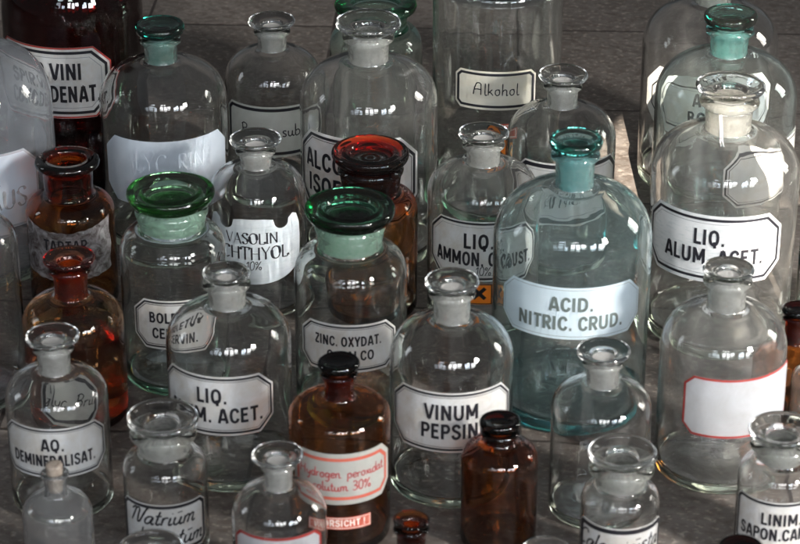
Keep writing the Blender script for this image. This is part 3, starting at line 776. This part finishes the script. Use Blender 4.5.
r, l, R = bottle('b14', 'clear bottle with a scalloped white label of worn stencil letters reading ICHTHYOL', 'clear_glass', group=CL)
L = l[0]
def shield(U, z0, z1):
    h = z1 - z0; p = []
    for i in range(21):                       # round bottom
        a = math.pi * i / 20
        p.append((-U * .99 * math.cos(a), z0 + h * .42 - h * .42 * math.sin(a) ** .8))
    p += [(U * 1.0, z0 + h * .62), (U * .98, z0 + h * .82), (U * .90, z0 + h * .97), (U * .80, z0 + h * 1.0), (U * .70, z0 + h * .95)]
    for i in range(1, 8):                     # scallop
        a = math.pi * i / 8
        p.append((U * (.55 + .15 * math.cos(a)), z0 + h * (.92 - .10 * math.sin(a))))
    p += [(U * .38, z0 + h * .97), (U * .2, z0 + h * .99), (-U * .2, z0 + h * .99), (-U * .38, z0 + h * .97)]
    for i in range(1, 8):
        a = math.pi * i / 8
        p.append((-U * (.55 - .15 * math.cos(a)), z0 + h * (.92 - .10 * math.sin(a))))
    p += [(-U * .70, z0 + h * .95), (-U * .80, z0 + h * 1.0), (-U * .90, z0 + h * .97), (-U * .98, z0 + h * .82), (-U * 1.0, z0 + h * .62)]
    return p
lo = put_label(r, R, L, 'scratched_enamel', borders=(), shape=shield)
write(lo, R, L, [W(L, 'VASOLIN.', .145, -.02, .62, serif=True, nib=.3, pen=.22, slant=0), W(L, 'ICHTHYOL.', .17, .0, .38, serif=True, nib=.35, pen=.22, slant=0), W(L, '10%', .12, .0, .22, slant=.1, pen=.08)], 'black_ink')

r, l, R = bottle('b15', 'wide-mouthed dark amber bottle with a broad dark stopper glowing red at its edge', 'amber_glass_orange', 'flat', 'amber_stopper_deep', 'frosted_amber', group=AM, lipr=1.15)

r, l, R = bottle('b16', 'clear bottle labelled LIQ. AMMON. CAUST. with an orange hazard square below', 'clear_glass_dusty', group=CL)
L = l[0]; lo = put_label(r, R, L, borders=(('black_ink', .02, .055), ('thin_grey', .095, .103)))
write(lo, R, L, [T(L, 'LIQ.', .27, -.04, .57), T(L, 'AMMON. CAUST.', .25, .02, .28, sx=.72)])
write(lo, R, L, [W(L, '10%', .13, .05, .10, slant=.1, pen=.09)], 'black_ink', name='handwriting')
hazard(r, R, l[1]); hazard(r, R, l[2])

r, l, R = bottle('b17', 'largest blue-green bottle, its pale label reading ACID. NITRIC. CRUD.', 'aqua_glass', 'mushroom', 'aqua_glass_deep', 'frosted_aqua', group=AQ, base_t=.011)
L = l[0]; lo = put_label(r, R, L, 'aqua_enamel', borders=(('grey_ink', .045, .052),), chamfer=.26)
write(lo, R, L, [T(L, 'ACID.', .29, .0, .57, pen=.2, sx=.95), T(L, 'NITRIC. CRUD.', .29, .0, .20, pen=.2, sx=.90)], 'grey_ink')

r, l, R = bottle('b18', 'big clear bottle with a bead chain round its neck, label reading LIQ. ALUM. ACET.', 'clear_glass_dusty', group=CL)
L = l[0]; lo = put_label(r, R, L, 'scratched_white', borders=(('black_ink', .045, .085), ('thin_grey', .12, .127)))
write(lo, R, L, [T(L, 'LIQ.', .25, .0, .58), T(L, 'ALUM. ACET.', .25, .04, .29)])
x, y, R, zs, zn, zr, rn, rr, _ = B['b18']
bm = bmesh.new()
def beads(path, rad=.0007):
    for p in path: bmesh.ops.create_icosphere(bm, subdivisions=1, radius=rad, matrix=__import__('mathutils').Matrix.Translation(p))
beads([Vector((rn * 1.14 * math.cos(a), rn * 1.14 * math.sin(a), zr - rr * .66 + .002 * math.sin(a))) for a in [i * 2 * math.pi / 84 for i in range(84)]])
for off in (0, .07):
    path = []
    for i in range(40):
        t = i / 39
        z = zr - rr * .68 - t * (zr - rr * .68 - zn - .001)
        path.append(Vector((math.cos(-2.05 + off + .1 * t) * (rn * 1.10 + .002), math.sin(-2.05 + off + .1 * t) * (rn * 1.10 + .002), z)))
    for i in range(1, 14):
        t = i / 14
        rad_ = rn * 1.2 + t * .012
        path.append(Vector((math.cos(-2.0 + off + t * .15) * rad_, math.sin(-2.0 + off + t * .15) * rad_, zn + .0035 - .004 * t * t)))
    beads(path)
link_mesh('bead_chain', bm, ['bead_metal'], r)

r, l, R = bottle('b19', 'clear wide-necked bottle with a dark green stopper, labelled ZINC. OXYDAT.', 'clear_glass_green', 'flat', 'green_glass_dark', 'frosted_green', group=CL, lipr=1.12)
L = l[0]; lo = put_label(r, R, L, borders=(('black_ink', .04, .075), ('black_ink', .095, .103)))
write(lo, R, L, [T(L, 'ZINC. OXYDAT.', .22, .0, .57, sx=.76), T(L, 'C. TALCO', .22, .05, .27)])

# ---- front
r, l, R = bottle('b20', 'clear bottle labelled LIQ. ALUM. ACET. in front of the bright green stopper', 'clear_glass', group=CL)
L = l[0]; lo = put_label(r, R, L, borders=(('black_ink', .03, .065), ('black_ink', .085, .093)))
write(lo, R, L, [T(L, 'LIQ.', .27, .0, .57), T(L, 'ALUM. ACET.', .27, .0, .24)])

r, l, R = bottle('b21', 'clear bottle labelled VINUM PEPSINI in the middle of the front row', 'clear_glass', group=CL)
L = l[0]; lo = put_label(r, R, L, borders=(('black_ink', .025, .06), ('black_ink', .08, .088)))
write(lo, R, L, [T(L, 'VINUM', .27, -.02, .57), T(L, 'PEPSINI', .27, .0, .25)])

r, l, R = bottle('b22', 'clear bottle labelled AQ. DEMINERALISAT. behind the small corked one', 'clear_glass', group=CL)
L = l[0]; lo = put_label(r, R, L, borders=(('black_ink', .03, .065), ('black_ink', .085, .093)))
write(lo, R, L, [T(L, 'AQ.', .27, .0, .57), T(L, 'DEMINERALISAT.', .25, .0, .25, sx=.72)])

r, l, R = bottle('b23', 'amber bottle with a red-framed handwritten label reading Hydrogen. peroxidat.', 'amber_glass_orange', 'mushroom', 'amber_glass_dark', 'frosted_amber', group=AM)
L = l[0]; lo = put_label(r, R, L, 'grey_paper', borders=(('orange_red_border', .085, .15),), chamfer=.22)
write(lo, R, L, [W(L, 'Hydrogen. peroxidat.', .165, .0, .53, slant=.02, pen=.12, spacing=1.02), W(L, 'solutum 30%', .165, -.02, .27, slant=.02, pen=.12, spacing=1.04)], 'red_ink')
L = l[1]; lo = put_label(r, R, L, 'red_sticker', borders=(('pale_pink_print', .07, .12),), chamfer=.02, name='warning_strip')
write(lo, R, L, [T(L, 'VORSICHT !', .58, .0, .31, sx=1.0)], 'pale_pink_print')

r, l, R = bottle('b24', 'clear bottle with a blank white label edged in red', 'cloudy_glass', group=CL)
L = l[0]; lo = put_label(r, R, L, 'blank_paper', borders=(('red_border', .0, .034),), chamfer=.16)

r, l, R = bottle('b25', 'clear unlabelled bottle standing against the largest blue-green bottle', 'clear_glass', group=CL)

r, l, R = bottle('b26', 'plain dark amber bottle with a black stopper and no label', 'amber_glass', 'mushroom', 'amber_glass_dark', 'frosted_amber', group=AM)

r, l, R = bottle('b27', 'small wide-necked clear bottle with a handwritten label reading Natrium', 'clear_glass', group=CL)
L = l[0]; lo = put_label(r, R, L, borders=(('black_ink', .02, .085),), chamfer=.12)
write(lo, R, L, [W(L, 'Natri\u016bm', .30, -.02, .58, slant=.35, pen=.105, spacing=1.05), W(L, 'chlorat\u016bm', .30, .08, .16, slant=.35, pen=.105, spacing=1.02)])

r, l, R = bottle('b28', 'small foggy bottle closed with a cork', 'milky_glass', 'none', None, None, group=CL)
x, y, R, zs, zn, zr, rn, rr, _ = B['b28']
bm = bmesh.new()
rc = rn * .74
lathe(bm, [(0, zn + .006, 0), (rc * .8, zn + .006, 0), (rc * .86, zn + .007, 0), (rc * .97, zr, 0), (rc * 1.06, zr + .0065, 0), (rc * 1.0, zr + .0078, 0), (rc * .6, zr + .0084, 0), (0, zr + .0081, 0)], seg=40, wob=.03, seed=2)
link_mesh('cork', bm, ['cork'], r)

r, l, R = bottle('b29', 'slim-necked clear bottle with a brown-red label edge before the red-framed amber one', 'clear_glass', group=CL)
L = l[0]; lo = put_label(r, R, L, 'blank_paper', borders=(('red_border', .0, .04),), chamfer=.12)

r, l, R = bottle('b30', 'small wide-necked clear bottle with a handwritten label reading Calcaria usta', 'clear_glass', group=CL)
L = l[0]; lo = put_label(r, R, L, borders=(('black_ink', .02, .10),), chamfer=.08)
write(lo, R, L, [W(L, 'Calcaria', .27, -.34, .54, slant=.3, pen=.105), W(L, '\u016bsta', .27, .50, .57, slant=.3, pen=.105)])

r, l, R = bottle('b31', 'wide-necked clear bottle labelled LINIM. SAPON. CAMPH. beside the red-edged blank label', 'clear_glass', group=CL)
L = l[0]; lo = put_label(r, R, L, borders=(('black_ink', .02, .07),), chamfer=.1)
write(lo, R, L, [T(L, 'LINIM.', .25, .02, .56), T(L, 'SAPON.CAMPH.', .25, .05, .26, sx=.78)])

r, l, R = bottle('b32', 'small amber bottle with a dark stopper beside the bottle with the blank label', 'amber_glass_orange', 'mushroom', 'amber_glass_dark', 'frosted_amber', group=AM)
r, l, R = bottle('b33', 'small amber bottle with a flared brown rim, right of the red-framed amber one', 'amber_glass', 'funnel', 'amber_glass', 'frosted_amber', group=AM)
r, l, R = bottle('b34', 'dark brown stopper of a bottle at the picture edge below the LINIM. label', 'amber_glass', 'mushroom', 'amber_glass_dark', 'frosted_amber', group=AM)
r, l, R = bottle('b35', 'clear wide stopper in front of the handwritten Natrium label', 'clear_glass', group=CL)
r, l, R = bottle('b36', 'tall clear bottle cut off by the left picture edge beside the amber bottle with liquid', 'clear_glass', group=CL)
r, l, R = bottle('b37', 'greenish clear bottle just showing at the right picture edge', 'clear_glass_green', group=CL)
r, l, R = bottle('b38', 'clear stopper rim at the picture edge in front of the plain dark amber bottle', 'clear_glass', group=CL)
r, l, R = bottle('b39', 'small clear bottle cut by the right picture edge in front of the small amber one', 'clear_glass', group=CL)
